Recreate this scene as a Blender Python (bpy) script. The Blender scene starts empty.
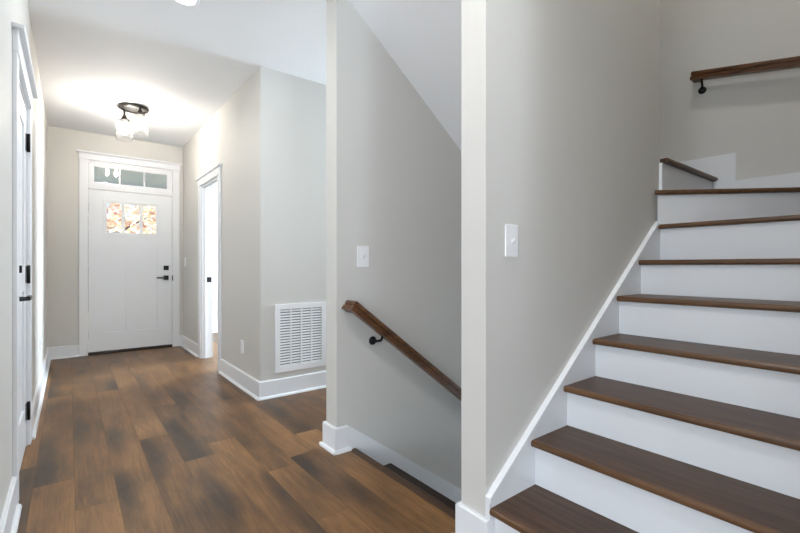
import bpy, bmesh, math, random
from mathutils import Vector, Matrix

scn = bpy.context.scene
col = scn.collection
PI = math.pi
EYE = 1.093

# ---------------------------------------------------------------- camera, world, light, exposure
cam = bpy.data.cameras.new('camera')
cam.sensor_width = 36.0
cam.lens = 421.9 / 800 * 36
cam.clip_start = 0.02
cam.clip_end = 300
cam_o = bpy.data.objects.new('camera', cam)
cam_o.location = (0, 0, EYE)
cam_o.rotation_euler = (PI / 2, 0, -math.atan((400 - 69.3) / 421.9))
col.objects.link(cam_o)
scn.camera = cam_o

scn.view_settings.view_transform = 'Standard'
scn.view_settings.look = 'None'
scn.view_settings.gamma = 1.0
scn.view_settings.use_curve_mapping = False
scn.view_settings.exposure = 0.28
scn.cycles.use_denoising = True
scn.cycles.max_bounces = 14
scn.cycles.diffuse_bounces = 8
scn.cycles.glossy_bounces = 4
scn.cycles.transparent_max_bounces = 16
scn.cycles.sample_clamp_indirect = 6.0

world = bpy.data.worlds.new('world')
world.use_nodes = True
scn.world = world
bg = world.node_tree.nodes['Background']
bg.inputs[0].default_value = (0.80, 0.90, 1.0, 1)
bg.inputs[1].default_value = 0.9


def light(name, kind, loc, energy, color=(1, 1, 1), aim=None, size=None, size_y=None, **kw):
    d = bpy.data.lights.new(name, kind)
    d.energy = energy
    d.color = color
    if kind == 'AREA':
        d.shape = kw.pop('shape', 'RECTANGLE' if size_y else 'SQUARE')
        d.size = size
        if size_y:
            d.size_y = size_y
    elif size is not None and kind in ('POINT', 'SPOT'):
        d.shadow_soft_size = size
    for k, v in kw.items():
        setattr(d, k, v)
    o = bpy.data.objects.new(name, d)
    o.location = loc
    if aim is not None:
        o.rotation_euler = (Vector(aim) - Vector(loc)).to_track_quat('-Z', 'Y').to_euler()
    col.objects.link(o)
    return o


DAY = (0.76, 0.885, 1.0)
light('sun', 'SUN', (0, 0, 20), 14.0, (1.0, 0.95, 0.88), aim=(0.75 * 20, 0.42 * 20, 20 - 0.53 * 20), angle=0.01)
# daylight standing in the great-room windows (west and south walls, behind the camera)
light('daylight_west', 'AREA', (-6.25, -1.35, 1.86), 168, DAY, aim=(0, -1.35, 1.86), size=5.0, size_y=1.6)
light('daylight_south', 'AREA', (-2.65, -5.25, 1.55), 85, DAY, aim=(-2.65, 0, 1.75), size=5.7, size_y=2.1)
# added up-lights outside the windows, standing in for ground bounce, brighten the ceiling
light('ceiling_fill_west', 'AREA', (-8.6, -1.2, -.25), 400, DAY, aim=(0, .6, 2.9), size=5.0, size_y=1.6)
light('ceiling_fill_south', 'AREA', (-.8, -8.0, -.25), 850, DAY, aim=(.5, 4.0, 2.9), size=2.4, size_y=1.6)
# added fill lamp at the passage end, and the window of the side room
light('passage_fill', 'AREA', (4.50, 3.12, 1.95), 122, DAY, aim=(0, 2.95, 2.25), size=.54, size_y=1.1)
light('daylight_side_room', 'AREA', (4.6, 5.3, 1.6), 410, DAY, aim=(0, 5.3, 1.6), size=1.3, size_y=1.3)


# ---------------------------------------------------------------- materials
def mat(name):
    m = bpy.data.materials.new(name)
    m.use_nodes = True
    nt = m.node_tree
    return m, nt, nt.nodes['Principled BSDF']


def paint(name, c, rough=0.6, bump=0.0, scale=250.0, spec=0.4):
    m, nt, b = mat(name)
    tc = nt.nodes.new('ShaderNodeTexCoord')
    n = nt.nodes.new('ShaderNodeTexNoise')
    n.inputs['Scale'].default_value = 3.0
    n.inputs['Detail'].default_value = 3.0
    nt.links.new(tc.outputs['Object'], n.inputs['Vector'])
    r = nt.nodes.new('ShaderNodeMixRGB')
    r.inputs[1].default_value = (c[0] * .985, c[1] * .985, c[2] * .985, 1)
    r.inputs[2].default_value = (min(1, c[0] * 1.015), min(1, c[1] * 1.015), min(1, c[2] * 1.015), 1)
    nt.links.new(n.outputs[0], r.inputs[0])
    nt.links.new(r.outputs[0], b.inputs['Base Color'])
    b.inputs['Roughness'].default_value = rough
    b.inputs['Specular IOR Level'].default_value = spec
    if bump:
        n2 = nt.nodes.new('ShaderNodeTexNoise')
        n2.inputs['Scale'].default_value = scale
        nt.links.new(tc.outputs['Object'], n2.inputs['Vector'])
        bp = nt.nodes.new('ShaderNodeBump')
        bp.inputs['Strength'].default_value = bump
        bp.inputs['Distance'].default_value = 0.002
        nt.links.new(n2.outputs[0], bp.inputs['Height'])
        nt.links.new(bp.outputs[0], b.inputs['Normal'])
    return m


def metal(name, c, rough=0.4, metallic=1.0):
    m, nt, b = mat(name)
    n = nt.nodes.new('ShaderNodeTexNoise')
    n.inputs['Scale'].default_value = 60
    mr = nt.nodes.new('ShaderNodeMapRange')
    mr.inputs[3].default_value = rough * .85
    mr.inputs[4].default_value = rough * 1.15
    nt.links.new(n.outputs[0], mr.inputs[0])
    nt.links.new(mr.outputs[0], b.inputs['Roughness'])
    b.inputs['Base Color'].default_value = (*c, 1)
    b.inputs['Metallic'].default_value = metallic
    return m


def wood(name, dark, lite, axis='Y', rough=0.35, coat=0.0):
    """stained wood with grain running along one object axis"""
    m, nt, b = mat(name)
    tc = nt.nodes.new('ShaderNodeTexCoord')
    mp = nt.nodes.new('ShaderNodeMapping')
    s = [22.0, 22.0, 22.0]
    s['XYZ'.index(axis)] = 1.2
    mp.inputs['Scale'].default_value = s
    nt.links.new(tc.outputs['Object'], mp.inputs['Vector'])
    n = nt.nodes.new('ShaderNodeTexNoise')
    n.inputs['Scale'].default_value = 2.2
    n.inputs['Detail'].default_value = 7
    n.inputs['Roughness'].default_value = .65
    n.inputs['Distortion'].default_value = .6
    nt.links.new(mp.outputs[0], n.inputs['Vector'])
    cr = nt.nodes.new('ShaderNodeValToRGB')
    cr.color_ramp.elements[0].position = .32
    cr.color_ramp.elements[0].color = (*dark, 1)
    cr.color_ramp.elements[1].position = .72
    cr.color_ramp.elements[1].color = (*lite, 1)
    nt.links.new(n.outputs[0], cr.inputs[0])
    nt.links.new(cr.outputs[0], b.inputs['Base Color'])
    b.inputs['Roughness'].default_value = rough
    b.inputs['Specular IOR Level'].default_value = .32
    b.inputs['Coat Weight'].default_value = coat
    b.inputs['Coat Roughness'].default_value = .25
    bp = nt.nodes.new('ShaderNodeBump')
    bp.inputs['Strength'].default_value = .12
    bp.inputs['Distance'].default_value = .002
    nt.links.new(n.outputs[0], bp.inputs['Height'])
    nt.links.new(bp.outputs[0], b.inputs['Normal'])
    return m


def glass(name, tint=(1, 1, 1), refl=1.0, glow=0.0):
    """thin clear pane: see-through with a Fresnel reflection"""
    m = bpy.data.materials.new(name)
    m.use_nodes = True
    nt = m.node_tree
    nt.nodes.remove(nt.nodes['Principled BSDF'])
    out = nt.nodes['Material Output']
    tr = nt.nodes.new('ShaderNodeBsdfTransparent')
    tr.inputs[0].default_value = (*tint, 1)
    gl = nt.nodes.new('ShaderNodeBsdfGlossy')
    gl.inputs['Roughness'].default_value = 0.02
    lw = nt.nodes.new('ShaderNodeLayerWeight')
    lw.inputs[0].default_value = .5
    pw = nt.nodes.new('ShaderNodeMath')
    pw.operation = 'POWER'
    pw.inputs[1].default_value = 5.0
    fr = nt.nodes.new('ShaderNodeMath')
    fr.operation = 'MULTIPLY_ADD'
    fr.inputs[1].default_value = .92
    fr.inputs[2].default_value = .08
    nt.links.new(lw.outputs['Facing'], pw.inputs[0])
    nt.links.new(pw.outputs[0], fr.inputs[0])
    mu = nt.nodes.new('ShaderNodeMath')
    mu.operation = 'MULTIPLY'
    mu.inputs[1].default_value = refl
    mu.use_clamp = True
    nt.links.new(fr.outputs[0], mu.inputs[0])
    mx = nt.nodes.new('ShaderNodeMixShader')
    nt.links.new(mu.outputs[0], mx.inputs[0])
    nt.links.new(tr.outputs[0], mx.inputs[1])
    nt.links.new(gl.outputs[0], mx.inputs[2])
    last = mx.outputs[0]
    if glow:
        tl = nt.nodes.new('ShaderNodeBsdfTranslucent')
        tl.inputs[0].default_value = (.95, .95, .95, 1)
        m2 = nt.nodes.new('ShaderNodeMixShader')
        m2.inputs[0].default_value = glow
        nt.links.new(last, m2.inputs[1])
        nt.links.new(tl.outputs[0], m2.inputs[2])
        last = m2.outputs[0]
    nt.links.new(last, out.inputs[0])
    return m


def emit(name, c, s):
    m, nt, b = mat(name)
    b.inputs['Base Color'].default_value = (*c, 1)
    b.inputs['Emission Color'].default_value = (*c, 1)
    b.inputs['Emission Strength'].default_value = s
    return m


def plank_material():
    m, nt, b = mat('plank_floor')
    L = nt.links.new
    at = nt.nodes.new('ShaderNodeAttribute')
    at.attribute_name = 'plank'
    sp = nt.nodes.new('ShaderNodeSeparateColor')
    L(at.outputs['Color'], sp.inputs[0])
    tc = nt.nodes.new('ShaderNodeTexCoord')
    # shift the pattern on every plank by its own random amount
    cx = nt.nodes.new('ShaderNodeCombineXYZ')
    sh = nt.nodes.new('ShaderNodeMath'); sh.operation = 'MULTIPLY'; sh.inputs[1].default_value = 37.0
    L(sp.outputs[1], sh.inputs[0])
    L(sh.outputs[0], cx.inputs[0]); L(sh.outputs[0], cx.inputs[1])
    ad = nt.nodes.new('ShaderNodeVectorMath'); ad.operation = 'ADD'
    L(tc.outputs['Object'], ad.inputs[0]); L(cx.outputs[0], ad.inputs[1])
    mp = nt.nodes.new('ShaderNodeMapping'); mp.inputs['Scale'].default_value = (26, 1.7, 1)
    L(ad.outputs[0], mp.inputs['Vector'])
    grain = nt.nodes.new('ShaderNodeTexNoise')
    grain.inputs['Scale'].default_value = 1.6; grain.inputs['Detail'].default_value = 8
    grain.inputs['Roughness'].default_value = .68; grain.inputs['Distortion'].default_value = 1.1
    L(mp.outputs[0], grain.inputs['Vector'])
    mp2 = nt.nodes.new('ShaderNodeMapping'); mp2.inputs['Scale'].default_value = (7, 2.2, 1)
    L(ad.outputs[0], mp2.inputs['Vector'])
    blot = nt.nodes.new('ShaderNodeTexNoise')
    blot.inputs['Scale'].default_value = 1.0; blot.inputs['Detail'].default_value = 2
    L(mp2.outputs[0], blot.inputs['Vector'])
    mp3 = nt.nodes.new('ShaderNodeMapping'); mp3.inputs['Scale'].default_value = (95, 9, 1)
    L(ad.outputs[0], mp3.inputs['Vector'])
    fine = nt.nodes.new('ShaderNodeTexNoise')
    fine.inputs['Scale'].default_value = 1.5; fine.inputs['Detail'].default_value = 5; fine.inputs['Roughness'].default_value = .7
    L(mp3.outputs[0], fine.inputs['Vector'])

    def math_(op, a, b, c=None):
        n = nt.nodes.new('ShaderNodeMath'); n.operation = op
        for k_, v in enumerate((a, b, c)):
            if v is None:
                continue
            if isinstance(v, (int, float)):
                n.inputs[k_].default_value = v
            else:
                L(v, n.inputs[k_])
        return n.outputs[0]
    # tone = plank tone + grain + fine grain + blotches
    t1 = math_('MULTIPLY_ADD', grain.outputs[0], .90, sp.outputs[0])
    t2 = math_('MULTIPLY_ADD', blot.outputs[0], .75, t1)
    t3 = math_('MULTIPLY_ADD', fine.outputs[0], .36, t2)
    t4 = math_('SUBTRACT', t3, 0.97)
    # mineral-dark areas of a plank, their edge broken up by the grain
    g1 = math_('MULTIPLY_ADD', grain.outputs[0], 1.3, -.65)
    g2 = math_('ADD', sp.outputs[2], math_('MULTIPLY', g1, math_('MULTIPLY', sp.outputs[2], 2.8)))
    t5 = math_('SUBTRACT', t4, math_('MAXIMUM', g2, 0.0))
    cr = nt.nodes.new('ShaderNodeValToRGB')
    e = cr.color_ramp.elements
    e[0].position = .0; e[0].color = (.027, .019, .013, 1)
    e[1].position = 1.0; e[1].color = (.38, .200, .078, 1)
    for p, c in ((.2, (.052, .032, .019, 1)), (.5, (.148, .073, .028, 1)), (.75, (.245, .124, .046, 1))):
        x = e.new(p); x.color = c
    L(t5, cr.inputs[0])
    L(cr.outputs[0], b.inputs['Base Color'])
    mr = nt.nodes.new('ShaderNodeMapRange'); mr.inputs[3].default_value = .30; mr.inputs[4].default_value = .48
    L(grain.outputs[0], mr.inputs[0]); L(mr.outputs[0], b.inputs['Roughness'])
    b.inputs['Specular IOR Level'].default_value = .40
    bp = nt.nodes.new('ShaderNodeBump'); bp.inputs['Strength'].default_value = .10; bp.inputs['Distance'].default_value = .002
    L(grain.outputs[0], bp.inputs['Height']); L(bp.outputs[0], b.inputs['Normal'])
    return m


M = {}
M['wall'] = paint('greige_wall_paint', (.622, .610, .580), .62, .10)
M['ceil'] = paint('white_ceiling_paint', (.885, .90, .92), .8, .08)
M['trim'] = paint('white_trim_paint', (.795, .81, .835), .32)
M['door'] = paint('white_door_paint', (.79, .81, .835), .35)
M['plate'] = paint('white_plastic', (.84, .84, .86), .3)
M['slot'] = paint('dark_slot', (.03, .03, .03), .6)
M['cavity'] = paint('grey_duct', (.16, .16, .17), .6)
M['black'] = metal('black_metal', (.015, .015, .016), .38, .6)
M['bronze'] = metal('dark_bronze', (.035, .030, .027), .42, .7)
M['steel'] = metal('satin_steel', (.45, .45, .45), .4)
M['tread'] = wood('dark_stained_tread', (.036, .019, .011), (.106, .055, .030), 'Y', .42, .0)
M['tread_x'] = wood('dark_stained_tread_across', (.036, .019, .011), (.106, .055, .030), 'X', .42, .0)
M['nosing'] = wood('stained_lit_tread_edge', (.070, .034, .016), (.170, .086, .040), 'Y', .36, .1)  # worn edge, lightened further by front light painted into the colour
M['nosing_x'] = wood('stained_lit_tread_edge_across', (.070, .034, .016), (.170, .086, .040), 'X', .36, .1)
M['deep'] = wood('shaded_lower_tread', (.014, .008, .006), (.034, .019, .012), 'Y', .4, .1)  # dark stain with the lower flight's shade painted into the colour
M['rail_x'] = wood('stained_handrail', (.046, .018, .008), (.185, .080, .033), 'X', .32, .2)
M['rail_y'] = wood('stained_handrail_upper', (.046, .018, .008), (.185, .080, .033), 'Y', .32, .2)
M['floor'] = plank_material()
M['glass'] = glass('window_glass')
M['shade'] = glass('clear_shade_glass', (.985, .985, .985), 1.0, .012)
M['bulb'] = emit('warm_filament_bulb', (1.0, .92, .82), 430.0)
M['led'] = emit('downlight_lens', (1.0, .96, .88), 6.0)
M['sub'] = paint('subfloor', (.12, .08, .05), .8)
M['porch'] = paint('porch_boards', (.32, .42, .50), .6)
M['concrete'] = paint('concrete', (.42, .40, .38), .8)
M['bark'] = paint('bark', (.055, .035, .025), .9)
M['grass'] = paint('dry_lawn', (.48, .43, .28), .9)


def leaf_mat(name, a, b_):
    m, nt, b = mat(name)
    oi = nt.nodes.new('ShaderNodeTexNoise')
    oi.inputs['Scale'].default_value = 2.5
    tc = nt.nodes.new('ShaderNodeTexCoord')
    nt.links.new(tc.outputs['Object'], oi.inputs['Vector'])
    cr = nt.nodes.new('ShaderNodeValToRGB')
    cr.color_ramp.elements[0].position = .35
    cr.color_ramp.elements[1].position = .62
    cr.color_ramp.elements[0].color = (*a, 1)
    cr.color_ramp.elements[1].color = (*b_, 1)
    nt.links.new(oi.outputs[0], cr.inputs[0])
    nt.links.new(cr.outputs[0], b.inputs['Base Color'])
    b.inputs['Roughness'].default_value = .7
    return m


M['leaf1'] = leaf_mat('autumn_leaves_orange', (.52, .26, .21), (.90, .79, .64))
M['leaf2'] = leaf_mat('autumn_leaves_yellow', (.72, .50, .34), (.92, .84, .62))
M['leaf3'] = leaf_mat('autumn_leaves_red', (.48, .20, .20), (.82, .62, .52))


# ---------------------------------------------------------------- mesh helpers
class MB:
    """collects shapes; build() links them as ONE mesh object"""

    def __init__(self):
        self.bm = bmesh.new()

    def box(self, x0, x1, y0, y1, z0, z1, bev=0.0, seg=2):
        bm = self.bm
        vs = [bm.verts.new((x, y, z)) for x in (x0, x1) for y in (y0, y1) for z in (z0, z1)]
        fs = [bm.faces.new([vs[i] for i in q]) for q in ((0, 1, 3, 2), (4, 6, 7, 5), (0, 4, 5, 1), (2, 3, 7, 6), (0, 2, 6, 4), (1, 5, 7, 3))]
        if bev:
            es = list({e for f in fs for e in f.edges})
            bmesh.ops.bevel(bm, geom=es, offset=bev, segments=seg, affect='EDGES', profile=.5)
        return self

    def prism(self, pts, axis, a, b, bev_edges=None, bev=0.0, seg=3):
        """polygon pts in the plane normal to axis, extruded from a to b"""
        bm = self.bm

        def p3(p, t):
            if axis == 'Z':
                return (p[0], p[1], t)
            if axis == 'Y':
                return (p[0], t, p[1])
            return (t, p[0], p[1])
        lo = [bm.verts.new(p3(p, a)) for p in pts]
        hi = [bm.verts.new(p3(p, b)) for p in pts]
        n = len(pts)
        fs = [bm.faces.new(lo[::-1]), bm.faces.new(hi)]
        for i in range(n):
            j = (i + 1) % n
            fs.append(bm.faces.new((lo[i], lo[j], hi[j], hi[i])))
        if bev_edges:
            es = []
            for i in bev_edges:
                j = (i + 1) % n
                for ring in (lo, hi):
                    for e in ring[i].link_edges:
                        if e.other_vert(ring[i]) is ring[j]:
                            es.append(e)
            bmesh.ops.bevel(bm, geom=es, offset=bev, segments=seg, affect='EDGES', profile=.5)
        return self

    def tube(self, pts, r, n=12, cap=True):
        bm = self.bm
        pts = [Vector(p) for p in pts]
        rs = r if isinstance(r, (list, tuple)) else [r] * len(pts)
        rings = []
        up = None
        for i, p in enumerate(pts):
            d = (pts[min(i + 1, len(pts) - 1)] - pts[max(i - 1, 0)]).normalized()
            if up is None:
                up = Vector((0, 0, 1)) if abs(d.z) < .9 else Vector((1, 0, 0))
            s = d.cross(up).normalized()
            up = s.cross(d).normalized()
            rings.append([bm.verts.new(p + (s * math.cos(2 * PI * k / n) + up * math.sin(2 * PI * k / n)) * rs[i]) for k in range(n)])
        for a, b in zip(rings, rings[1:]):
            for k in range(n):
                f = bm.faces.new((a[k], a[(k + 1) % n], b[(k + 1) % n], b[k]))
                f.smooth = True
        if cap:
            bm.faces.new(rings[0][::-1])
            bm.faces.new(rings[-1])
        return self

    def lathe(self, prof, c, n=32, axis='Z', closed=False):
        """prof: list of (radius, height) about an axis through c"""
        bm = self.bm
        rings = []
        for r, h in prof:
            ring = []
            if r < 1e-5:
                ring = [None]
            for k in range(n if r >= 1e-5 else 1):
                a = 2 * PI * k / n
                u, v = r * math.cos(a), r * math.sin(a)
                if axis == 'Z':
                    p = (c[0] + u, c[1] + v, c[2] + h)
                elif axis == 'Y':
                    p = (c[0] + u, c[1] + h, c[2] + v)
                else:
                    p = (c[0] + h, c[1] + u, c[2] + v)
                if r < 1e-5:
                    ring = [bm.verts.new(p)]
                else:
                    ring.append(bm.verts.new(p))
            rings.append(ring)
        pairs = list(zip(rings, rings[1:]))
        if closed:
            pairs.append((rings[-1], rings[0]))
        for a, b in pairs:
            if len(a) == 1 and len(b) == 1:
                continue
            for k in range(n):
                j = (k + 1) % n
                if len(a) == 1:
                    f = bm.faces.new((a[0], b[j], b[k]))
                elif len(b) == 1:
                    f = bm.faces.new((a[k], a[j], b[0]))
                else:
                    f = bm.faces.new((a[k], a[j], b[j], b[k]))
                f.smooth = True
        return self

    def build(self, name, m, parent=None, loc=None):
        bm = self.bm
        bmesh.ops.recalc_face_normals(bm, faces=bm.faces)
        me = bpy.data.meshes.new(name)
        bm.to_mesh(me)
        bm.free()
        if m:
            me.materials.append(m)
        o = bpy.data.objects.new(name, me)
        col.objects.link(o)
        if parent:
            # parents sit at a base point; keep the mesh where it was modelled
            o.parent = parent
            root = parent
            off = Vector((0, 0, 0))
            while root:
                off += root.location
                root = root.parent
            me.transform(Matrix.Translation(-off))
        return o


def thing(name, label, cat, loc, group=None, kind=None):
    o = bpy.data.objects.new(name, None)
    o.empty_display_size = .1
    o.location = loc
    col.objects.link(o)
    o['label'] = label
    o['category'] = cat
    if group:
        o['group'] = group
    if kind:
        o['kind'] = kind
    return o


def struct(name, mb, m, label=None, cat=None):
    o = mb.build(name, m)
    o['kind'] = 'structure'
    if label:
        o['label'] = label
    if cat:
        o['category'] = cat
    return o


# ---------------------------------------------------------------- key planes (metres)
XL = -0.203      # left hall wall face
XR = 1.238       # right hall wall / wall-end faces
YD = 6.45        # front door wall face
YV = 3.44        # wall with the return-air grille
CZ = 2.745       # ceiling
YA0, YA1 = 2.184, 2.310   # middle wall (down-stair side face, passage side face)
YB0, YB1 = 1.054, 1.180   # wall between the two flights
XE = 3.78        # end wall of the stairwell
YS = 0.03        # near side wall of the stairs
BBH, BBT = .145, .017     # baseboard

# ================================================================ FLOOR
random.seed(11)
W = .1622
X00 = .021
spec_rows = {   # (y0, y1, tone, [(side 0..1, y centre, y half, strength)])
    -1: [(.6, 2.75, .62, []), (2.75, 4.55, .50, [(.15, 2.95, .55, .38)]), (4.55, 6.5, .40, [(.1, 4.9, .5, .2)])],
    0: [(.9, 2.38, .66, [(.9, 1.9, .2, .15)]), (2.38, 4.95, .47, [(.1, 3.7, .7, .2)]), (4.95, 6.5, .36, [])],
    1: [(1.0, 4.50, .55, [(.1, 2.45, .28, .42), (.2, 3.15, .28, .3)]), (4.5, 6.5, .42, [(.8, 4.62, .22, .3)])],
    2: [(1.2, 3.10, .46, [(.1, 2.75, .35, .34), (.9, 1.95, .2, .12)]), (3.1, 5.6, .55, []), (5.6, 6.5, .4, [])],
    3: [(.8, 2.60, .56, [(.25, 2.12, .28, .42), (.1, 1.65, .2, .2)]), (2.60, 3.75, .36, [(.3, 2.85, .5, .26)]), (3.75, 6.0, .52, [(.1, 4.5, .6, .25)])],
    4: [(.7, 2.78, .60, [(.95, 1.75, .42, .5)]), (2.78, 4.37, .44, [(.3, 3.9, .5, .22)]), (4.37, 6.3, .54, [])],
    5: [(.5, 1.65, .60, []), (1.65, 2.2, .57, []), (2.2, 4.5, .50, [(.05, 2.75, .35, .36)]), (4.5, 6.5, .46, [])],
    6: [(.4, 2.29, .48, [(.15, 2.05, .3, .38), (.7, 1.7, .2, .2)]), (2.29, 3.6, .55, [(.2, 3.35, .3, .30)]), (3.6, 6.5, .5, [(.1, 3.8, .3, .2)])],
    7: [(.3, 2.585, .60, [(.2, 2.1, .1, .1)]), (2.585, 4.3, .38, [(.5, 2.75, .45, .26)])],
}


def regions_x(x0, x1):
    """y-intervals in which a plank row between x0 and x1 is laid"""
    xm = (x0 + x1) / 2
    if xm < XL - .1:
        return [(-5.0, 1.92)]
    if xm < 1.235:
        return [(-5.0, YD + .02)]
    if xm < 1.36:
        return [(YS - .1, YV)] + [(YV + .0, 7.4)]
    return [(YA1, YV), (YV + .12, 7.4)]


def make_floor():
    bm = bmesh.new()
    lay = bm.loops.layers.float_color.new('plank')
    NS, NU = 10, 8

    def plank(x0, x1, y0, y1, tone, spots):
        rnd = random.random()
        g = .0007
        xa, xb, ya, yb = x0 + g, x1 - g, y0 + g, y1 - g
        n = max(1, int((yb - ya) / .09))
        grid = [[bm.verts.new((xa + (xb - xa) * i / NU, ya + (yb - ya) * j / n, 0)) for i in range(NU + 1)] for j in range(n + 1)]

        def val(v):
            f = (v.co.x - xa) / (xb - xa)
            t = 0.0
            for (sx, yc, yh, st) in spots:
                d = math.hypot((f - sx) / .46, (v.co.y - yc) / (yh * 1.3))
                t += st * (1 - d * d) if d < 1 else 0
            return (.52 + (tone - .52) * 1.2, rnd, min(1, t * .85), 1)
        for j in range(n):
            for i in range(NU):
                f = bm.faces.new((grid[j][i], grid[j][i + 1], grid[j + 1][i + 1], grid[j + 1][i]))
                for lp in f.loops:
                    lp[lay] = val(lp.vert)

    k0, k1 = int((-5.95 - X00) // W), int((4.2 - X00) // W)
    for k in range(k0, k1 + 1):
        x0, x1 = X00 + k * W, X00 + (k + 1) * W
        if k == 7:
            x1 = 1.312
        if k == 8:
            x0 = 1.312
        for (ra, rb) in regions_x(x0, x1):
            if k == 7:
                xx1 = x1
            else:
                xx1 = x1
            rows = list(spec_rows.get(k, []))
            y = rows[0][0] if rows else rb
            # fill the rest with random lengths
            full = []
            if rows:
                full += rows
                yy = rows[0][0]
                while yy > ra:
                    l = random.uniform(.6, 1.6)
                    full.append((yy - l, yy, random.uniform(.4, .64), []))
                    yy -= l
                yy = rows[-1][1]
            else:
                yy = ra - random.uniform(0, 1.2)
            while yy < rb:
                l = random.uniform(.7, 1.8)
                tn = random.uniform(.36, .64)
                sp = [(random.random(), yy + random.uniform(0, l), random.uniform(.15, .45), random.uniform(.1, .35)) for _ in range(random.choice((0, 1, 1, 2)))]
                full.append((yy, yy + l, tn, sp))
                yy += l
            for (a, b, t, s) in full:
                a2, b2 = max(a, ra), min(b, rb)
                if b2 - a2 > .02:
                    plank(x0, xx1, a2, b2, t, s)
    # dark substrate under the joints
    me = bpy.data.meshes.new('floor')
    bm.normal_update()
    for f in bm.faces:
        if f.normal.z < 0:
            f.normal_flip()
    bm.to_mesh(me)
    bm.free()
    me.materials.append(M['floor'])
    o = bpy.data.objects.new('floor', me)
    col.objects.link(o)
    o['kind'] = 'structure'
    o['label'] = 'wide plank brown hardwood floor of the hall'
    o['category'] = 'floor'


make_floor()
sb = MB()
sb.box(-6, 1.31, -5, YD + .12, -.20, -.003)
sb.box(1.31, 4.3, YA1, 7.4, -.20, -.003)
struct('floor_base', sb, M['sub'])

# ================================================================ WALLS AND CEILING
TOP = 5.45
w = MB()
# left hall wall with the door opening (door_2): y 2.665..3.435
DL0, DL1, DLH = 2.665, 3.435, 2.065
w.box(XL - .12, XL, 1.92, DL0, 0, CZ)
w.box(XL - .12, XL, DL1, YD + .12, 0, CZ)
w.box(XL - .12, XL, DL0, DL1, DLH, CZ)
struct('wall_left', w, M['wall'])
w = MB()
w.box(-6, XL - .12, 1.92, 2.04, 0, CZ)
struct('wall_great_room_north', w, M['wall'])

# front wall (door_1 + transom): rough opening x .15..1.135, z 0..2.40
FX0, FX1, FZ = .150, 1.137, 2.405
w = MB()
w.box(XL, FX0, YD, YD + .14, 0, CZ)
w.box(FX1, XR + .12, YD, YD + .14, 0, CZ)
w.box(FX0, FX1, YD, YD + .14, FZ, CZ)
struct('wall_front', w, M['wall'])

# right hall wall with a doorway (door_3): y 4.65..5.41
DR0, DR1, DRH = 4.65, 5.41, 2.052
w = MB()
w.box(XR, XR + .12, YV, DR0, 0, CZ)
w.box(XR, XR + .12, DR1, YD, 0, CZ)
w.box(XR, XR + .12, DR0, DR1, DRH, CZ)
w.box(XR + .12, 4.3, YV, YV + .12, 0, CZ)
struct('wall_right', w, M['wall'])
w = MB()
w.box(XR + .12, 4.3, 7.4, 7.52, 0, CZ)
w.box(XR, XR + .12, YD + .14, 7.52, 0, CZ)
w.box(4.3, 4.42, YV, 4.6, 0, CZ)
w.box(4.3, 4.42, 6.0, 7.52, 0, CZ)
w.box(4.3, 4.42, 4.6, 6.0, 0, .9)
w.box(4.3, 4.42, 4.6, 6.0, 2.3, CZ)
struct('wall_side_room', w, M['wall'])

# middle wall beside the down flight
w = MB()
w.box(XR, XE + .5, YA0, YA1, -2.6, TOP)
struct('wall_middle', w, M['wall'])
# wall between the flights (its end stops short at x 2.855)
w = MB()
w.box(XR, 2.855, YB0, YB1, -2.6, TOP)
struct('wall_stair_divider', w, M['wall'])
# end wall and near side wall of the stairwell
w = MB()
w.box(XE, XE + .12, YS - .12, YA0, 0, TOP)
struct('wall_stair_end', w, M['wall'])
w = MB()
w.box(XR, XE + .12, YS - .12, YS, 0, TOP)
w.box(XR, XR + .12, -5, YS - .12, 0, CZ)
struct('wall_stair_near', w, M['wall'])
w = MB()
w.box(XR - .12, XR, YS - .12, YA1, CZ + .12, TOP)
struct('wall_upper_landing', w, M['wall'])
w = MB()
w.box(4.2, 4.3, YA1, 2.83, 0, CZ)
w.box(4.2, 4.3, 3.40, YV, 0, CZ)
w.box(4.2, 4.3, 2.83, 3.40, 0, 1.35)
w.box(4.2, 4.3, 2.83, 3.40, 2.55, CZ)
struct('wall_passage_end', w, M['wall'])

# great room outer walls with window openings
w = MB()
w.box(-6.12, -6, -5, -3.9, 0, CZ)
w.box(-6.12, -6, 1.2, 2.04, 0, CZ)
w.box(-6.12, -6, -3.9, 1.2, 0, 1.0)
w.box(-6.12, -6, -3.9, 1.2, 2.68, CZ)
struct('wall_west', w, M['wall'])
w = MB()
w.box(-6.12, -5.6, -5.12, -5, 0, CZ)
w.box(.3, XR + .12, -5.12, -5, 0, CZ)
w.box(-5.6, .3, -5.12, -5, 0, .5)
w.box(-5.6, .3, -5.12, -5, 2.62, CZ)
struct('wall_south', w, M['wall'])

# ceiling, with a hole for the recessed light
DLX, DLY = .560, 2.862
c = MB()
c.box(-6.12, XL, -5.12, 2.04, CZ, CZ + .12)
c.box(XL, XR, -5.12, DLY - .10, CZ, CZ + .12)
c.box(XL, XR, DLY + .10, YD + .14, CZ, CZ + .12)
c.box(XL, DLX - .10, DLY - .10, DLY + .10, CZ, CZ + .12)
c.box(DLX + .10, XR, DLY - .10, DLY + .10, CZ, CZ + .12)
c.box(XR, XR + .12, -5.12, YS - .12, CZ, CZ + .12)
c.box(XR, 4.42, YA1, 7.52, CZ, CZ + .12)
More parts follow.
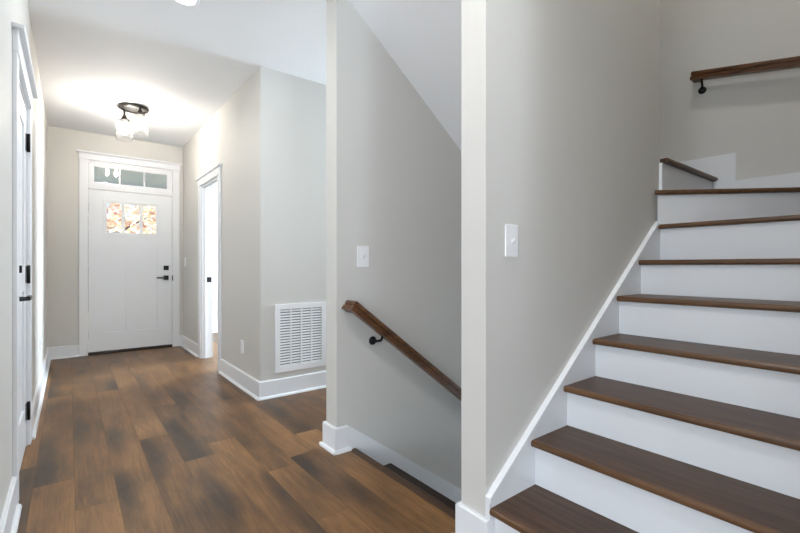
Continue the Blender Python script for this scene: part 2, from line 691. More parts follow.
# square of ceiling around the can
bmq = c.bm
nseg = 40
inner, outer = [], []
for k in range(nseg):
    a = 2 * PI * k / nseg
    ca, sa = math.cos(a), math.sin(a)
    s = .10 / max(abs(ca), abs(sa))
    inner.append(bmq.verts.new((DLX + .066 * ca, DLY + .066 * sa, CZ)))
    outer.append(bmq.verts.new((DLX + s * ca, DLY + s * sa, CZ)))
for k in range(nseg):
    j = (k + 1) % nseg
    bmq.faces.new((inner[k], inner[j], outer[j], outer[k]))
struct('ceiling', c, M['ceil'], 'flat white painted ceiling of the hall', 'ceiling')
c = MB()
c.box(XR - .12, XE + .12, YS - .12, YA1, TOP, TOP + .1)
struct('ceiling_stairwell', c, M['ceil'])
# sloping soffit over the down flight
c = MB()
sl = .768
c.prism([(XR, 2.757), (XE, 2.757 - sl * (XE - XR)), (XE, 2.757 + .25 - sl * (XE - XR)), (XR, 3.007)], 'Y', YB1, YA0)
struct('ceiling_soffit', c, M['ceil'], 'sloping white soffit above the stairs going down', 'ceiling')
# lower level at the foot of the down flight
w = MB()
w.box(XR - .1, XE + .5, YB1, YA0, -2.7, -2.6)
w.box(XE + .5, XE + .6, YB1, YA0, -2.6, 0)
w.box(XR - .02, XR, YB1, YA0, -2.6, -.21)
struct('wall_lower_level', w, M['wall'])
w = MB()
w.box(XE + .12, XE + .62, YB1 - .1, YA1, -.02, .1)
struct('ceiling_lower_level', w, M['ceil'])


# ================================================================ WINDOWS of the great room, and an added passage window
def window(name, axis, at, a0, a1, z0, z1, n):
    """framed window set in a wall; axis = wall normal"""
    t = bpy.data.objects.new(name, None)
    t.location = (at, (a0 + a1) / 2, z0) if axis == 'X' else ((a0 + a1) / 2, at, z0)
    col.objects.link(t)
    t['kind'] = 'structure'

    def bx(mb, p0, p1, q0, q1, d0=-.05, d1=.05, bev=.004):
        if axis == 'X':
            mb.box(at + d0, at + d1, p0, p1, q0, q1, bev)
        else:
            mb.box(p0, p1, at + d0, at + d1, q0, q1, bev)
    f = MB()
    fw = .06
    bx(f, a0, a1, z0, z0 + fw); bx(f, a0, a1, z1 - fw, z1)
    for i in range(n + 1):
        x = a0 + fw / 2 + (a1 - a0 - fw) * i / n
        bx(f, x - fw / 2, x + fw / 2, z0 + fw, z1 - fw)
    f.build('frame', M['trim'], t)
    for i in range(n):
        xa = a0 + fw + (a1 - a0 - fw) * i / n
        xb = a0 + (a1 - a0 - fw) * (i + 1) / n
        g = MB()
        bx(g, xa, xb, z0 + fw, z1 - fw, -.004, .004, 0)
        g.build('pane', M['glass'], t)
    return t


window('window_1', 'X', -6.06, -3.9, 1.2, 1.0, 2.68, 4)
window('window_2', 'Y', -5.06, -5.6, .3, .5, 2.62, 5)
window('window_3', 'X', 4.36, 4.6, 6.0, .9, 2.3, 2)
window('fill_window_5', 'X', 4.25, 2.83, 3.40, 1.35, 2.55, 1)  # added unseen window that lets the passage fill light in


# ================================================================ TRIM
def shoe_profile():
    pts = [(0, 0), (.017, 0)]
    for i in range(1, 6):
        a = PI / 2 * i / 5
        pts.append((.017 * math.cos(a), .019 * math.sin(a)))
    return pts   # quarter round, (out, up)


def runs(mb, axis, plane, sgn, a, b, sa=None, sb_=None):
    """baseboard from a to b (and its shoe from sa to sb_) along a wall; axis = wall normal axis, sgn = room side"""
    prof = [(0, 0), (BBT, 0), (BBT, BBH - .006), (BBT - .005, BBH), (0, BBH)]
    sh = [(BBT + p[0], p[1]) for p in shoe_profile()]
    for pr, u, v in ((prof, a, b), (sh, a if sa is None else sa, b if sb_ is None else sb_)):
        if axis == 'X':
            mb.prism([(plane + sgn * p[0], p[1]) for p in pr], 'Y', u, v)
        else:
            mb.prism([(plane + sgn * p[0], p[1]) for p in pr], 'X', u, v)


def shoe_corner(mb, x0, x1, y0, y1):
    mb.box(x0, x1, y0, y1, 0, .018, .004, 2)


e = BBT + .017
mb = MB()
runs(mb, 'X', XL, 1, 1.92, 2.573)
runs(mb, 'X', XL, 1, 3.527, YD)
struct('baseboard_left', mb, M['trim'])
mb = MB()
runs(mb, 'Y', YD, -1, XL + BBT, .091, XL + e)
runs(mb, 'Y', YD, -1, 1.196, XR - BBT, None, XR - e)
struct('baseboard_front', mb, M['trim'])
mb = MB()
runs(mb, 'X', XR, -1, 5.507, YD)
runs(mb, 'X', XR, -1, YV, 4.553, YV - BBT)
runs(mb, 'Y', YV, -1, XR - BBT, 4.2)
shoe_corner(mb, XR - e, XR - BBT, YV - e, YV - BBT)
struct('baseboard_right', mb, M['trim'])
mb = MB()      # wrapped round the end of the middle wall
runs(mb, 'X', XR, -1, YA0, YA1, YA0 - BBT, YA1 + BBT)
runs(mb, 'Y', YA0, -1, XR - BBT, 1.308, None, 1.322)
runs(mb, 'Y', YA1, 1, XR - BBT, 4.2)
shoe_corner(mb, XR - e, XR - BBT, YA0 - e, YA0 - BBT)
shoe_corner(mb, XR - e, XR - BBT, YA1 + BBT, YA1 + e)
struct('baseboard_middle', mb, M['trim'])
mb = MB()
runs(mb, 'X', XR, -1, YB0 - .020, YB1, None, YB1 + BBT)
runs(mb, 'Y', YB1, 1, XR - BBT, 1.312)
shoe_corner(mb, XR - e, XR - BBT, YB1 + BBT, YB1 + e)
struct('baseboard_divider', mb, M['trim'])
mb = MB()
runs(mb, 'Y', 7.4, -1, XR + .12, 4.3)
runs(mb, 'X', 4.3, -1, YV + .12, 7.4 - BBT, None, 7.4 - e)
struct('baseboard_side_room', mb, M['trim'])


def casing(axis, plane, sgn, a0, a1, h, cw, head_h, crown_t, crown_out, name, a_over=.03):
    """flat craftsman casing: two legs, a head board and a projecting cap"""
    mb = MB()

    def bx(p0, p1, q0, q1, d, bev=.002):
        lo, hi = sorted((plane, plane + sgn * d))
        if axis == 'X':
            mb.box(lo, hi, p0, p1, q0, q1, bev, 1)
        else:
            mb.box(p0, p1, lo, hi, q0, q1, bev, 1)
    bx(a0 - cw, a0, 0, h, .018)
    bx(a1, a1 + cw, 0, h, .018)
    bx(a0 - cw - .004, a1 + cw + .004, h, h + head_h, .022)
    bx(a0 - cw - a_over, a1 + cw + a_over, h + head_h, h + head_h + crown_t, crown_out, .003)
    return struct(name, mb, M['trim'])


casing('X', XL, 1, DL0, DL1, DLH, .090, .100, .020, .046, 'trim_1')
casing('X', XR, -1, DR0, DR1, DRH, .095, .075, .022, .042, 'trim_2')
mb = MB()   # jambs of the right-hand doorway
mb.box(XR, XR + .12, DR0, DR0 + .018, 0, DRH - .018)
mb.box(XR, XR + .12, DR1 - .018, DR1, 0, DRH - .018)
mb.box(XR, XR + .12, DR0, DR1, DRH - .018, DRH)
mb.box(XR + .030, XR + .045, DR1 - .030, DR1 - .018, 0, DRH - .030)
mb.box(XR + .030, XR + .045, DR0 + .018, DR0 + .030, 0, DRH - .030)
mb.box(XR + .030, XR + .045, DR0 + .018, DR1 - .018, DRH - .030, DRH - .018)
struct('trim_3', mb, M['trim'])
sp = thing('strike_plate', 'black strike plate on the white jamb of the right-hand doorway', 'strike plate', (XR + .081, DR1 - .018, .90))
m_ = MB(); m_.box(XR + .056, XR + .106, DR1 - .021, DR1 - .018, .905, .965, .001, 1); m_.build('plate', M['black'], sp)
m_ = MB(); m_.box(XR + .074, XR + .090, DR1 - .0222, DR1 - .0210, .922, .948); m_.build('latch_hole', M['slot'], sp)

# ================================================================ FRONT DOOR (door_1) with transom
# casing round door and transom
mb = MB()
cw = .088
cy0 = YD - .020
mb.box(.093, .181, cy0, YD, 0, 2.405, .002, 1)
mb.box(1.105, 1.193, cy0, YD, 0, 2.405, .002, 1)
mb.box(.089, 1.197, YD - .024, YD, 2.405, 2.482, .002, 1)
mb.box(.066, 1.220, YD - .048, YD, 2.482, 2.505, .003, 1)
struct('trim_4', mb, M['trim'])
# frame: jambs, mullion between door and transom
mb = MB()
mb.box(.150, .1815, YD, YD + .14, 0, 2.405)
mb.box(1.1045, 1.137, YD, YD + .14, 0, 2.405)
mb.box(.1815, 1.1045, YD, YD + .14, 2.375, 2.405)
mb.box(.1815, 1.1045, YD - .012, YD + .14, 2.052, 2.112, .002, 1)
struct('trim_5', mb, M['trim'])
tr = bpy.data.objects.new('window_4', None); tr.location = (.643, YD + .03, 2.112); col.objects.link(tr); tr['kind'] = 'structure'
tr['label'] = 'three-pane transom window above the white front door'; tr['category'] = 'window'
f = MB()
ty0, ty1 = YD + .012, YD + .05
f.box(.1815, .243, ty0, ty1, 2.112, 2.375, .003, 1)
f.box(1.043, 1.1045, ty0, ty1, 2.112, 2.375, .003, 1)
f.box(.243, 1.043, ty0, ty1, 2.112, 2.146, .003, 1)
f.box(.243, 1.043, ty0, ty1, 2.338, 2.375, .003, 1)
f.build('sash', M['trim'], tr)
for xm in (.508, .782):
    g = MB(); g.box(xm - .011, xm + .011, ty0 + .004, ty1 - .004, 2.146, 2.338, .002, 1); g.build('muntin', M['trim'], tr)
for xa, xb in ((.243, .497), (.519, .771), (.793, 1.043)):
    g = MB(); g.box(xa, xb, YD + .026, YD + .030, 2.146, 2.338); g.build('pane', M['glass'], tr)

d1 = bpy.data.objects.new('door_1', None); d1.location = (.643, YD + .03, 0); col.objects.link(d1); d1['kind'] = 'structure'
d1['label'] = 'closed white front door with three small glass panes and two tall panels'; d1['category'] = 'door'
sx0, sx1, sz0, sz1 = .185, 1.101, .034, 2.046
y0, y1 = YD + .004, YD + .048
gx0, gx1, gz0, gz1 = .345, .945, 1.500, 1.930     # lite cut-out
px = ((.368, .575), (.690, .926))
pz0, pz1 = .263, 1.362
s_ = MB()
# stiles, rails, mullion at full thickness
s_.box(sx0, px[0][0], y0, y1, sz0, sz1)
s_.box(px[1][1], sx1, y0, y1, sz0, sz1)
s_.box(px[0][0], px[1][1], y0, y1, sz0, pz0)
s_.box(px[0][0], px[1][1], y0, y1, pz1, gz0)
s_.box(px[0][0], px[1][1], y0, y1, gz1, sz1)
s_.box(px[0][1], px[1][0], y0, y1, pz0, pz1)
s_.build('slab', M['door'], d1)
for a, b in px:
    p = MB()
    p.box(a, b, y0 + .016, y1 - .012, pz0, pz1)
    p.build('panel', M['door'], d1)
lf = MB()
ly0, ly1 = y0 - .008, y1 + .004
lf.box(gx0 - .012, gx0 + .028, ly0, ly1, gz0 - .012, gz1 + .012, .003, 1)
lf.box(gx1 - .028, gx1 + .012, ly0, ly1, gz0 - .012, gz1 + .012, .003, 1)
lf.box(gx0 + .028, gx1 - .028, ly0, ly1, gz0 - .012, gz0 + .028, .003, 1)
lf.box(gx0 + .028, gx1 - .028, ly0, ly1, gz1 - .028, gz1 + .012, .003, 1)
lf.build('lite_frame', M['door'], d1)
for xm in (.548, .742):
    g = MB(); g.box(xm - .017, xm + .017, ly0 + .004, ly1 - .004, gz0 + .028, gz1 - .028, .003, 1); g.build('muntin', M['door'], d1)
for xa, xb in ((gx0 + .028, .531), (.565, .725), (.759, gx1 - .028)):
    g = MB(); g.box(xa, xb, y0 + .016, y0 + .022, gz0 + .028, gz1 - .028); g.build('pane', M['glass'], d1)
lv = MB()
lv.box(1.002, 1.062, y0 - .012, y0, .912, .972, .003)
lv.tube([(1.032, y0 - .012, .942), (1.032, y0 - .045, .942)], .010)
lv.box(.915, 1.044, y0 - .056, y0 - .042, .933, .951, .003)
lv.build('lever_handle', M['black'], d1)['label'] = 'black lever handle'
db = MB()
db.box(1.002, 1.062, y0 - .014, y0, 1.044, 1.104, .003)
db.box(1.026, 1.038, y0 - .030, y0 - .014, 1.058, 1.090, .002)
db.build('deadbolt', M['black'], d1)['label'] = 'black square deadbolt'
for hz in (.257, 1.05, 1.837):
    h = MB(); h.tube([(.180, YD - .005, hz - .05), (.180, YD - .005, hz + .05)], .0065); h.box(.1812, .186, YD - .004, YD + .02, hz - .048, hz + .048)
    h.build('hinge', M['steel'], d1)['label'] = 'grey steel hinge'
h = MB(); h.box(1.1015, 1.1115, YD - .0225, YD - .0003, .90, .972, .001, 1)
h.build('latch_plate', M['black'], d1)['label'] = 'black latch plate'
th = MB(); th.prism([(YD - .03, 0), (YD + .14, 0), (YD + .14, .03), (YD - .005, .03), (YD - .03, .012)], 'X', .183, 1.103)
struct('door_sill', th, M['bronze'])

# ================================================================ LEFT DOOR (door_2)
d2 = bpy.data.objects.new('door_2', None); d2.location = (XL - .04, (DL0 + DL1) / 2, 0); col.objects.link(d2); d2['kind'] = 'structure'
d2['label'] = 'closed white door with black hinges in the left hall wall'; d2['category'] = 'door'
fr = MB()
fr.box(XL - .12, XL, DL0, DL0 + .018, 0, DLH - .018)
fr.box(XL - .12, XL, DL1 - .018, DL1, 0, DLH - .018)
fr.box(XL - .12, XL, DL0, DL1, DLH - .018, DLH)
struct('trim_6', fr, M['trim'])
a, b = DL0 + .021, DL1 - .021
dx1, dx0 = XL - .004, XL - .042
sl_ = MB()
sl_.box(dx0, dx1, a, a + .115, .008, 2.040)
sl_.box(dx0, dx1, b - .115, b, .008, 2.040)
for z0, z1 in ((.008, .25), (.95, 1.09), (1.92, 2.040)):
    sl_.box(dx0, dx1, a + .115, b - .115, z0, z1)
sl_.build('slab', M['door'], d2)
for z0, z1 in ((.25, .95), (1.09, 1.92)):
    p = MB(); p.box(dx0 + .010, dx1 - .010, a + .115, b - .115, z0, z1); p.build('panel', M['door'], d2)
lv = MB()
yl = a + .065
lv.lathe([(0, 0), (.030, 0), (.030, .008), (.012, .010), (.010, .045), (0, .045)], (dx1, yl, .935), 20, 'X')
lv.box(dx1 + .040, dx1 + .058, yl - .010, yl + .115, .926, .946, .003)
lv.build('lever_handle', M['black'], d2)['label'] = 'black lever handle'
db = MB()
db.lathe([(0, 0), (.029, 0), (.029, .012), (0, .014)], (dx1, yl, 1.080), 20, 'X')
db.box(dx1 + .012, dx1 + .026, yl - .006, yl + .006, 1.062, 1.098, .002)
db.build('deadbolt', M['black'], d2)['label'] = 'black deadbolt'
for hz in (.215, 1.045, 1.845):
    h = MB()
    h.tube([(XL + .008, b + .004, hz - .055), (XL + .008, b + .004, hz + .055)], .0085)
    h.box(dx1, dx1 + .003, b - .03, b + .001, hz - .05, hz + .05)
    h.build('hinge', M['black'], d2)['label'] = 'black hinge'

# ================================================================ STAIRS GOING UP
TX = [1.235, 1.495, 1.739, 1.995, 2.244, 2.505, 2.775]
TZ = [.188, .377, .558, .742, .939, 1.129, 1.345, 1.546, 1.752]
TT = .027
OV = .030
YK = YB0 - .020            # face of the skirt board
st = thing('staircase', 'white and dark wood staircase climbing to the right with winding top steps', 'staircase', (1.26, .55, 0), 'flights of stairs')


NW = .019                  # depth of the rounded front edge


def tread(pts, z, m, mn):
    """flat board with a separate rounded front edge; pts[0] -> pts[1] is the front line"""
    a, b = Vector(pts[0]), Vector(pts[1])
    dr = (b - a).normalized()
    inw = Vector((-dr.y, dr.x))
    cen = sum((Vector(p) for p in pts), Vector((0, 0))) / len(pts)
    if (cen - a).dot(inw) < 0:
        inw = -inw
    # where the inner line of the edge strip meets the neighbouring sides
    def meet(p, q):
        p, q = Vector(p), Vector(q)
        k = NW / max(1e-6, (q - p).dot(inw))
        return p + (q - p) * min(1, k)
    ia, ib = meet(pts[0], pts[-1]), meet(pts[1], pts[2])
    t = MB()
    t.prism([tuple(ia), tuple(ib)] + [tuple(p) for p in pts[2:]], 'Z', z - TT, z)
    o = t.build('tread', m, st)
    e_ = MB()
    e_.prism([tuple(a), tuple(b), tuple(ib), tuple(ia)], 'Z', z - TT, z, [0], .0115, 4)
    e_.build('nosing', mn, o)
    return o


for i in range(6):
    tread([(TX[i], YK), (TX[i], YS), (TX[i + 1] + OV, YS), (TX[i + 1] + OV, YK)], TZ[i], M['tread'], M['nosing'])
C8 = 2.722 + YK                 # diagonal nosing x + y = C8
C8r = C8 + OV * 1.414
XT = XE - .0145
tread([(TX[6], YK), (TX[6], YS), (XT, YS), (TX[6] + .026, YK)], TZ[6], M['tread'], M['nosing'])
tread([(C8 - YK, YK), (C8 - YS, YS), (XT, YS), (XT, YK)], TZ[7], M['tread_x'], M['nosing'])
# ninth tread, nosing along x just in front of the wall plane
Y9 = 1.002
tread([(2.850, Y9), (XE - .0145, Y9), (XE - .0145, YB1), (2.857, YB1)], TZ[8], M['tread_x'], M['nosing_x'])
for i in range(7):
    r = MB()
    zl = 0 if i == 0 else TZ[i - 1]
    r.box(TX[i] + OV, TX[i] + OV + .018, YS, YK, zl, TZ[i] - TT)
    r.build('riser', M['trim'], st)
r = MB()
r.prism([(C8r - YK, YK), (C8r - YS - .04, YS + .04), (XT, YS + .04), (XT, YS + .06), (C8r - YK + .025, YK)], 'Z', TZ[6], TZ[7] - TT)
r.build('riser', M['trim'], st)
r = MB()
r.box(2.838, XE - .0145, YK + .002, YB0 - .001, TZ[7], TZ[8] - TT)
r.build('riser', M['trim'], st)
# skirt board with its cap moulding on the divider wall
ska, skb = (1.239, .208), (2.785, 1.345)
sk = MB()
sk.prism([(1.2345, .0), (1.262, 0), (TX[6] + .035, 1.10), (TX[6] + .035, skb[1] - .02), (skb[0] - .03, skb[1] - .02), (ska[0] - .004, ska[1]), (ska[0] - .004, BBH + .001), (XR, BBH + .001), (XR, 0)], 'Y', YK, YB0)
sk.build('skirt_board', M['trim'], st)
cp = MB()
cp.prism([(ska[0] - .004, ska[1]), (skb[0], skb[1]), (skb[0], skb[1] + .021), (ska[0] - .004, ska[1] + .019)], 'Y', YB0 - .025, YB0)
cp.build('skirt_cap', M['trim'], st)
# skirt on the end wall: level above the winder, stepping up at the ninth tread
es = MB()
es.prism([(YS, TZ[7]), (1.03, TZ[7]), (1.03, TZ[8]), (YB1, TZ[8]), (YB1 + .5, TZ[8]), (YB1 + .5, 1.912), (.897, 1.912), (.897, 1.712), (YS, 1.712)], 'X', XE - .014, XE)
es.build('end_skirt', M['trim'], st)
# closed underside so no light leaks below the flight
us = MB()
us.prism([(1.30, 0), (XE, 0), (XE, 1.30), (2.84, 1.30)], 'Y', YS, YS + .02)
us.build('side_stringer', M['trim'], st)

# ================================================================ STAIRS GOING DOWN
ds = thing('staircase', 'dark wood stairs going down beside the middle wall', 'staircase', (1.34, 1.68, -.2), 'flights of stairs')
ln = MB()
ln.prism([(1.313, YB1), (1.365, YB1), (1.365, YA0), (1.313, YA0)], 'Z', -.026, .0, [1], .0115, 4)
ln.build('landing_nosing', M['tread'], ds)
rz, rn = .206, .262
for i in range(1, 9):
    x = 1.368 + rn * i
    z = -.167 - rz * (i - 1)
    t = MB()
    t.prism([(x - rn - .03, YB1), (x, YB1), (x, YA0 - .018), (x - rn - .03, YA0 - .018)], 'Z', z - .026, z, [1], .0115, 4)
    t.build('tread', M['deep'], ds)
for i in range(0, 9):
    x = 1.368 + rn * i - .030
    z = -.167 - rz * (i - 1) if i else 0
    r = MB()
    r.box(x - .018, x, YB1, YA0 - .018, -.167 - rz * i, z - .026)
    r.build('riser', M['trim'], ds)
k = .722
x_end = 3.70
sk = MB()
sk.prism([(1.3085, .0), (1.318, -.01), (1.318, -.30), (x_end, -.30 - k * (x_end - 1.318)), (x_end, .147 - k * (x_end - 1.3085)), (1.3085, .147)], 'Y', YA0 - .017, YA0 - .0005)
sk.build('skirt_board', M['trim'], ds)


# ================================================================ HANDRAILS
def rail_profile(wd, ht):
    """moulded rail: flat top, groove along both sides. (across, up)"""
    a, h = wd / 2, ht
    return [(-a, 0), (a, 0), (a, h * .42), (a - .008, h * .45), (a - .008, h * .55), (a, h * .58), (a, h - .006), (a - .006, h),
            (-a + .006, h), (-a, h - .006), (-a, h * .58), (-a + .008, h * .55), (-a + .008, h * .45), (-a, h * .42)]


def handrail(name, label, p0, p1, wall_dir, brackets, m, wd=.045, ht=.062, drop=.062):
    """p0, p1: bottom centre line ends; wall_dir: unit vector to the wall; rail bottom sits on brackets"""
    p0, p1 = Vector(p0), Vector(p1)
    t = thing(name, label, 'handrail', p0, 'wooden handrails')
    d = (p1 - p0).normalized()
    side = Vector((-wall_dir[0], -wall_dir[1], 0))
    up = d.cross(side).normalized()
    if up.z < 0:
        up = -up
    bm = MB()
    wv = Vector(wall_dir)
    gap0 = brackets[0][1]
    prof = rail_profile(wd, ht)
    # short return into the wall, mitred corner, then the long run
    rings = [[bm.bm.verts.new(p0 - d * u + up * v + wv * gap0) for u, v in prof],
             [bm.bm.verts.new(p0 - d * u + side * u + up * v) for u, v in prof],
             [bm.bm.verts.new(p1 + side * u + up * v) for u, v in prof]]
    n = len(rings[0])
    bm.bm.faces.new(rings[0]); bm.bm.faces.new(rings[2][::-1])
    for ra, rb in zip(rings, rings[1:]):
        for i in range(n):
            j = (i + 1) % n
            bm.bm.faces.new((ra[i], ra[j], rb[j], rb[i]))
    bm.build('rail', m, t)
    for (s, gap) in brackets:
        q = p0 + d * s
        b = MB()
        wp = q + wv * gap - Vector((0, 0, drop)) - Vector((d.x, d.y, 0)) * .015
        b.tube([wp - wv * .012, wp - wv * .035, q - Vector((0, 0, drop * .75)) + wv * .014, q - Vector((0, 0, drop * .4)) + wv * .003, q], .0078, 12)
        axis = 'X' if abs(wall_dir[0]) > .5 else 'Y'
        sg = -1 if (wall_dir[0] + wall_dir[1]) > 0 else 1
        b.lathe([(0, 0), (.027, 0), (.027, .006 * sg), (.022, .013 * sg), (.011, .018 * sg), (0, .018 * sg)], tuple(wp), 24, axis)
        b.box(q.x - .02, q.x + .02, q.y - .009, q.y + .009, q.z - .004, q.z) if False else None
        b.build('bracket', M['black'], t)
    return t


# down flight, on the middle wall
yr = YA0 - .0895
handrail('handrail', 'brown wooden handrail sloping down the grey middle wall', (1.288, yr, .833), (3.40, yr, .833 - .762 * 2.112), (0, 1, 0),
         [(.272, .0895), (1.8, .0895)], M['rail_x'], drop=.038)
# upper handrail on the end wall
xr = XE - .066
handrail('handrail', 'dark wooden handrail on the end wall above the winding steps', (xr, 1.138, 2.500), (xr, .10, 2.500 - .196 * 1.038), (1, 0, 0),
         [(.050, .066), (.9, .066)], M['rail_y'])


# ================================================================ RETURN-AIR GRILLE
gv = thing('air_vent', 'large white louvered return-air grille on the wall right of the hall corner', 'air vent', (1.598, YV, .197))
ax0, ax1, az0, az1 = 1.358, 1.834, .198, .772
f = MB()
fy = YV - .014
bw = .044
f.prism([(ax0, az0), (ax1, az0), (ax1, az1), (ax0, az1)], 'Y', YV - .002, YV - .0005) if False else None
f.box(ax0, ax0 + bw, fy, YV, az0, az1)
f.box(ax1 - bw, ax1, fy, YV, az0, az1)
f.box(ax0 + bw, ax1 - bw, fy, YV, az0, az0 + bw)
f.box(ax0 + bw, ax1 - bw, fy, YV, az1 - bw, az1)
ow = (ax1 - ax0 - 2 * bw)
for i in (1, 2, 3):
    x = ax0 + bw + ow * i / 4
    f.box(x - .006, x + .006, fy + .002, YV, az0 + bw, az1 - bw)
f.build('frame', M['plate'], gv)
bk = MB(); bk.box(ax0 + bw, ax1 - bw, YV - .0015, YV - .0003, az0 + bw, az1 - bw); bk.build('dark_cavity', M['cavity'], gv)['label'] = 'dark duct behind the louvers'
lo = MB()
nl = 21
for i in range(nl):
    z = az0 + bw + (az1 - az0 - 2 * bw) * (i + .5) / nl
    lo.prism([(YV - .012, z - .0085), (YV - .0105, z - .0090), (YV - .0016, z + .0040), (YV - .0030, z + .0048)], 'X', ax0 + bw + .001, ax1 - bw - .001)
lo.build('louvers', M['plate'], gv)


# ================================================================ SWITCHES AND OUTLETS
def plate_frame(axis, plane, sgn, ca, cz, wd, ht):
    def bx(mb, a0, a1, z0, z1, d0, d1, bev=.0):
        lo, hi = sorted((plane + sgn * d0, plane + sgn * d1))
        if axis == 'X':
            mb.box(lo, hi, a0, a1, z0, z1, bev, 2)
        else:
            mb.box(a0, a1, lo, hi, z0, z1, bev, 2)
    return bx


def switch(label, axis, plane, sgn, ca, cz, wd=.078, ht=.124, rocker=False, group=None):
    loc = (plane, ca, cz - ht / 2) if axis == 'X' else (ca, plane, cz - ht / 2)
    t = thing('light_switch', label, 'light switch', loc, group or 'white wall switches')
    bx = plate_frame(axis, plane, sgn, ca, cz, wd, ht)
    p = MB(); bx(p, ca - wd / 2, ca + wd / 2, cz - ht / 2, cz + ht / 2, 0, .007, .003)
    p.build('cover_plate', M['plate'], t)
    g = MB()
    if rocker:
        bx(g, ca - .016, ca + .016, cz - .033, cz + .033, .007, .010, .0012)
        g.build('rocker', M['plate'], t)
    else:
        bx(g, ca - .0055, ca + .0055, cz - .012, cz + .012, .007, .0085)
        lo, hi = (.0085, .022)
        if axis == 'Y':
            g.prism([(plane + sgn * lo, cz - .009), (plane + sgn * lo, cz + .007), (plane + sgn * hi, cz + .010), (plane + sgn * hi, cz + .002)], 'X', ca - .0048, ca + .0048)
        else:
            g.prism([(plane + sgn * lo, cz - .009), (plane + sgn * lo, cz + .007), (plane + sgn * hi, cz + .010), (plane + sgn * hi, cz + .002)], 'Y', ca - .0048, ca + .0048)
        g.build('toggle', M['plate'], t)
        for dz in (-.030, .030):
            s = MB()
            cc = (plane + sgn * .0068, ca, cz + dz) if axis == 'X' else (ca, plane + sgn * .0068, cz + dz)
            s.lathe([(0, 0), (.0036, 0), (.0030, sgn * .0014), (0, sgn * .0016)], cc, 14, axis)
            s.build('screw', M['plate'], t)
    return t


def outlet(label, axis, plane, sgn, ca, cz, wd=.078, ht=.124):
    loc = (plane, ca, cz - ht / 2) if axis == 'X' else (ca, plane, cz - ht / 2)
    t = thing('electrical_outlet', label, 'outlet', loc, 'white wall outlets')
    bx = plate_frame(axis, plane, sgn, ca, cz, wd, ht)
    p = MB(); bx(p, ca - wd / 2, ca + wd / 2, cz - ht / 2, cz + ht / 2, 0, .007, .003)
    p.build('cover_plate', M['plate'], t)
    for dz in (-.020, .020):
        g = MB(); bx(g, ca - .017, ca + .017, cz + dz - .014, cz + dz + .014, .007, .009, .001)
        r = g.build('receptacle', M['plate'], t)
        s = MB()
        for da in (-.006, .006):
            bx(s, ca + da - .001, ca + da + .001, cz + dz - .003, cz + dz + .006, .0090, .0094)
        s.build('slot', M['slot'], r)
    return t


switch('white toggle switch on the grey middle wall above the lower handrail', 'Y', YA0, -1, 1.421, 1.154, .084, .130)
switch('white toggle switch on the grey wall beside the stairs going up', 'Y', YB0, -1, 1.389, 1.195, .080, .129)
switch('small white switch on the right hall wall beside the front door', 'X', XR, -1, 6.285, 1.155, .078, .124, True)
outlet('white outlet low on the right hall wall near the corner', 'X', XR, -1, 3.895, .362)
outlet('white outlet low on the left hall wall beyond the left door', 'X', XL, 1, 4.86, .392)

# ================================================================ CEILING LIGHT
LX, LY = .527, 5.150
cl = thing('ceiling_light', 'dark bronze ceiling light with two clear glass shades above the hall', 'ceiling light', (LX, LY, CZ))
cn = MB()
cn.lathe([(.100, 0), (.132, 0), (.137, -.005), (.137, -.020), (.132, -.027), (.112, -.027), (.106, -.020), (.100, -.012)], (LX, LY, CZ), 48, closed=True)
cn.build('canopy', M['bronze'], cl)
cn = MB()
cn.lathe([(0, -.0005), (.106, -.0005), (.106, -.014), (.06, -.016), (0, -.016)], (LX, LY, CZ), 48)
cn.build('canopy_plate', M['steel'], cl)['label'] = 'pale plate inside the bronze ring'


def lamp(cx, cy, top):
    s = MB()
    s.tube([(cx, cy, CZ - .026), (cx, cy, top + .040)], .0115, 14)
    s.build('stem', M['bronze'], cl)
    so = MB()
    so.lathe([(0, .052), (.016, .052), (.022, .040), (.024, .022), (.044, .014), (.047, .004), (.047, -.004), (.024, -.007), (.020, -.040), (0, -.040)], (cx, cy, top), 24)
    so.build('socket', M['bronze'], cl)
    sh = MB()
    r, h, th = .076, .205, .003
    sh.lathe([(.030, 0), (r - .012, 0), (r - .003, -.004), (r, -.014), (r, -h), (r - th, -h), (r - th, -.016), (r - .008, -th - .003), (.030, -th)], (cx, cy, top - .001), 40)
    sh.build('glass_shade', M['shade'], cl)
    b = MB()
    b.lathe([(0, -.040), (.011, -.042), (.012, -.056), (.018, -.080), (.022, -.100), (.018, -.126), (.009, -.142), (0, -.146)], (cx, cy, top), 20)
    b.build('bulb', M['bulb'], cl)


lamp(.452, 5.222, 2.612)
lamp(.572, 5.040, 2.640)

# ================================================================ RECESSED LIGHT
rl = thing('recessed_light', 'round white recessed light in the hall ceiling at the top edge', 'recessed light', (DLX, DLY, CZ), 'recessed ceiling lights')
rg = MB()
rg.lathe([(.060, 0), (.080, 0), (.082, -.003), (.079, -.007), (.064, -.008), (.060, -.004)], (DLX, DLY, CZ - .0005), 40, closed=True)
rg.build('trim_ring', M['plate'], rl)
ln_ = MB()
ln_.lathe([(0, 0), (.0595, 0), (.0595, .004), (0, .004)], (DLX, DLY, CZ - .004), 36)
ln_.build('lens', M['led'], rl)
light('recessed_glow', 'AREA', (DLX, DLY, CZ - .012), 7, (1.0, .98, .95), aim=(DLX, DLY, 0), size=.11, shape='DISK')
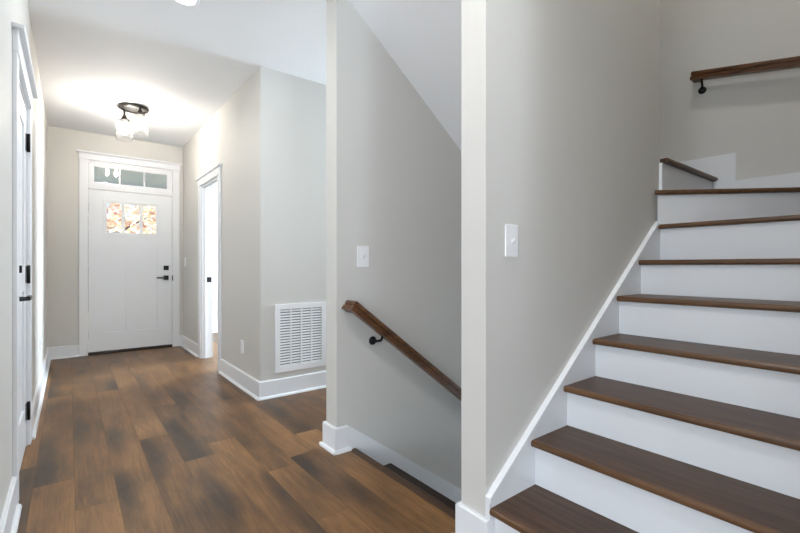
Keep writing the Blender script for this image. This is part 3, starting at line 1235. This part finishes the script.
# a second of the same row, above and behind the camera
R2Y = .75
rl2 = thing('recessed_light', 'round white recessed light in the hall ceiling above the camera', 'recessed light', (DLX, R2Y, CZ), 'recessed ceiling lights')
rg = MB()
rg.lathe([(.060, 0), (.080, 0), (.082, -.003), (.079, -.007), (.064, -.008), (.060, -.004)], (DLX, R2Y, CZ - .0005), 40, closed=True)
rg.build('trim_ring', M['plate'], rl2)
ln_ = MB()
ln_.lathe([(0, 0), (.0595, 0), (.0595, .003), (0, .003)], (DLX, R2Y, CZ - .0045), 36)
ln_.build('lens', M['led'], rl2)
light('recessed_glow', 'AREA', (DLX, R2Y, CZ - .012), 11, (1.0, .98, .95), aim=(DLX, R2Y, 0), size=.11, shape='DISK')

stair_fill = thing('recessed_light', 'added recessed light out of view, brightening the stairwell from above', 'recessed light', (2.4, .6, TOP), 'recessed ceiling lights')  # added lamp, out of view, to brighten the stairwell
rg = MB()
rg.lathe([(.060, 0), (.080, 0), (.082, -.003), (.079, -.007), (.064, -.008), (.060, -.004)], (2.4, .6, TOP - .0005), 40, closed=True)
rg.build('trim_ring', M['plate'], stair_fill)
ln_ = MB()
ln_.lathe([(0, 0), (.0595, 0), (.0595, .003), (0, .003)], (2.4, .6, TOP - .0045), 36)
ln_.build('lens', M['led'], stair_fill)
light('recessed_glow', 'AREA', (2.4, .6, TOP - .012), 25, (1.0, .98, .95), aim=(2.4, .6, 0), size=.2, shape='DISK')  # area lamp of the added stairwell light

# ================================================================ OUTSIDE: porch, lawn, autumn trees
p = MB(); p.box(-3, 4.2, YD + .145, 9.6, -.15, -.04); struct('porch_floor', p, M['concrete'])
p = MB(); p.box(-3, 1.2, YD + .14, 9.6, 2.62, 2.72); p.box(1.2, 4.4, 7.53, 9.6, 2.62, 2.72); p.box(1.2, 4.4, 9.4, 9.6, 2.42, 2.62); p.box(-3, 1.2, 9.4, 9.6, 2.42, 2.62); struct('porch_ceiling', p, M['porch'])
p = MB(); p.box(-60, 60, 9.65, 90, -.35, -.25); struct('ground', p, M['grass'])


def tree(label, x, y, h, r, n, seed, lm):
    rng = random.Random(seed)
    t = thing('autumn_tree', label, 'tree', (x, y, -.25), 'autumn trees in front of the house')
    tk = MB()
    tk.tube([(x, y, -.25), (x + .05, y, h * .35), (x - .05, y + .1, h * .8)], [.16, .12, .04], 10)
    for _ in range(9):
        z = rng.uniform(.22, .7) * h
        a = rng.uniform(0, 2 * PI)
        l = rng.uniform(.5, .9) * r
        tk.tube([(x, y, z), (x + math.cos(a) * l * .5, y + math.sin(a) * l * .5, z + .25), (x + math.cos(a) * l, y + math.sin(a) * l, z + .8)], [.055, .035, .012], 7)
    tk.build('trunk', M['bark'], t)
    lf_ = MB()
    for _ in range(n):
        a, u = rng.uniform(0, 2 * PI), rng.uniform(-1, 1)
        rr = r * (rng.random() ** .45)
        s = math.sqrt(1 - u * u)
        c = Vector((x + rr * s * math.cos(a), y + rr * s * math.sin(a), h * .55 + rr * u * h * .42 / r))
        q = Matrix.Rotation(rng.uniform(0, 6.3), 3, 'Z') @ Matrix.Rotation(rng.uniform(0, 3.1), 3, 'X')
        sz = rng.uniform(.05, .10)
        vs = [lf_.bm.verts.new(c + q @ Vector(v) * sz) for v in ((-1, -.5, 0), (0, -.7, .2), (1, 0, 0), (0, .7, .2), (-1, .4, 0))]
        lf_.bm.faces.new(vs)
    o = lf_.build('foliage', lm, t)


tree('orange autumn tree seen through the left pane of the front door', .35, 15.5, 5.2, 2.0, 2200, 3, M['leaf1'])
tree('yellow autumn tree seen through the right pane of the front door', 3.4, 21.5, 6.0, 2.6, 2600, 5, M['leaf2'])
tree('red autumn tree beyond the orange one outside the front door', -3.6, 24.5, 7.0, 3.0, 2600, 8, M['leaf3'])
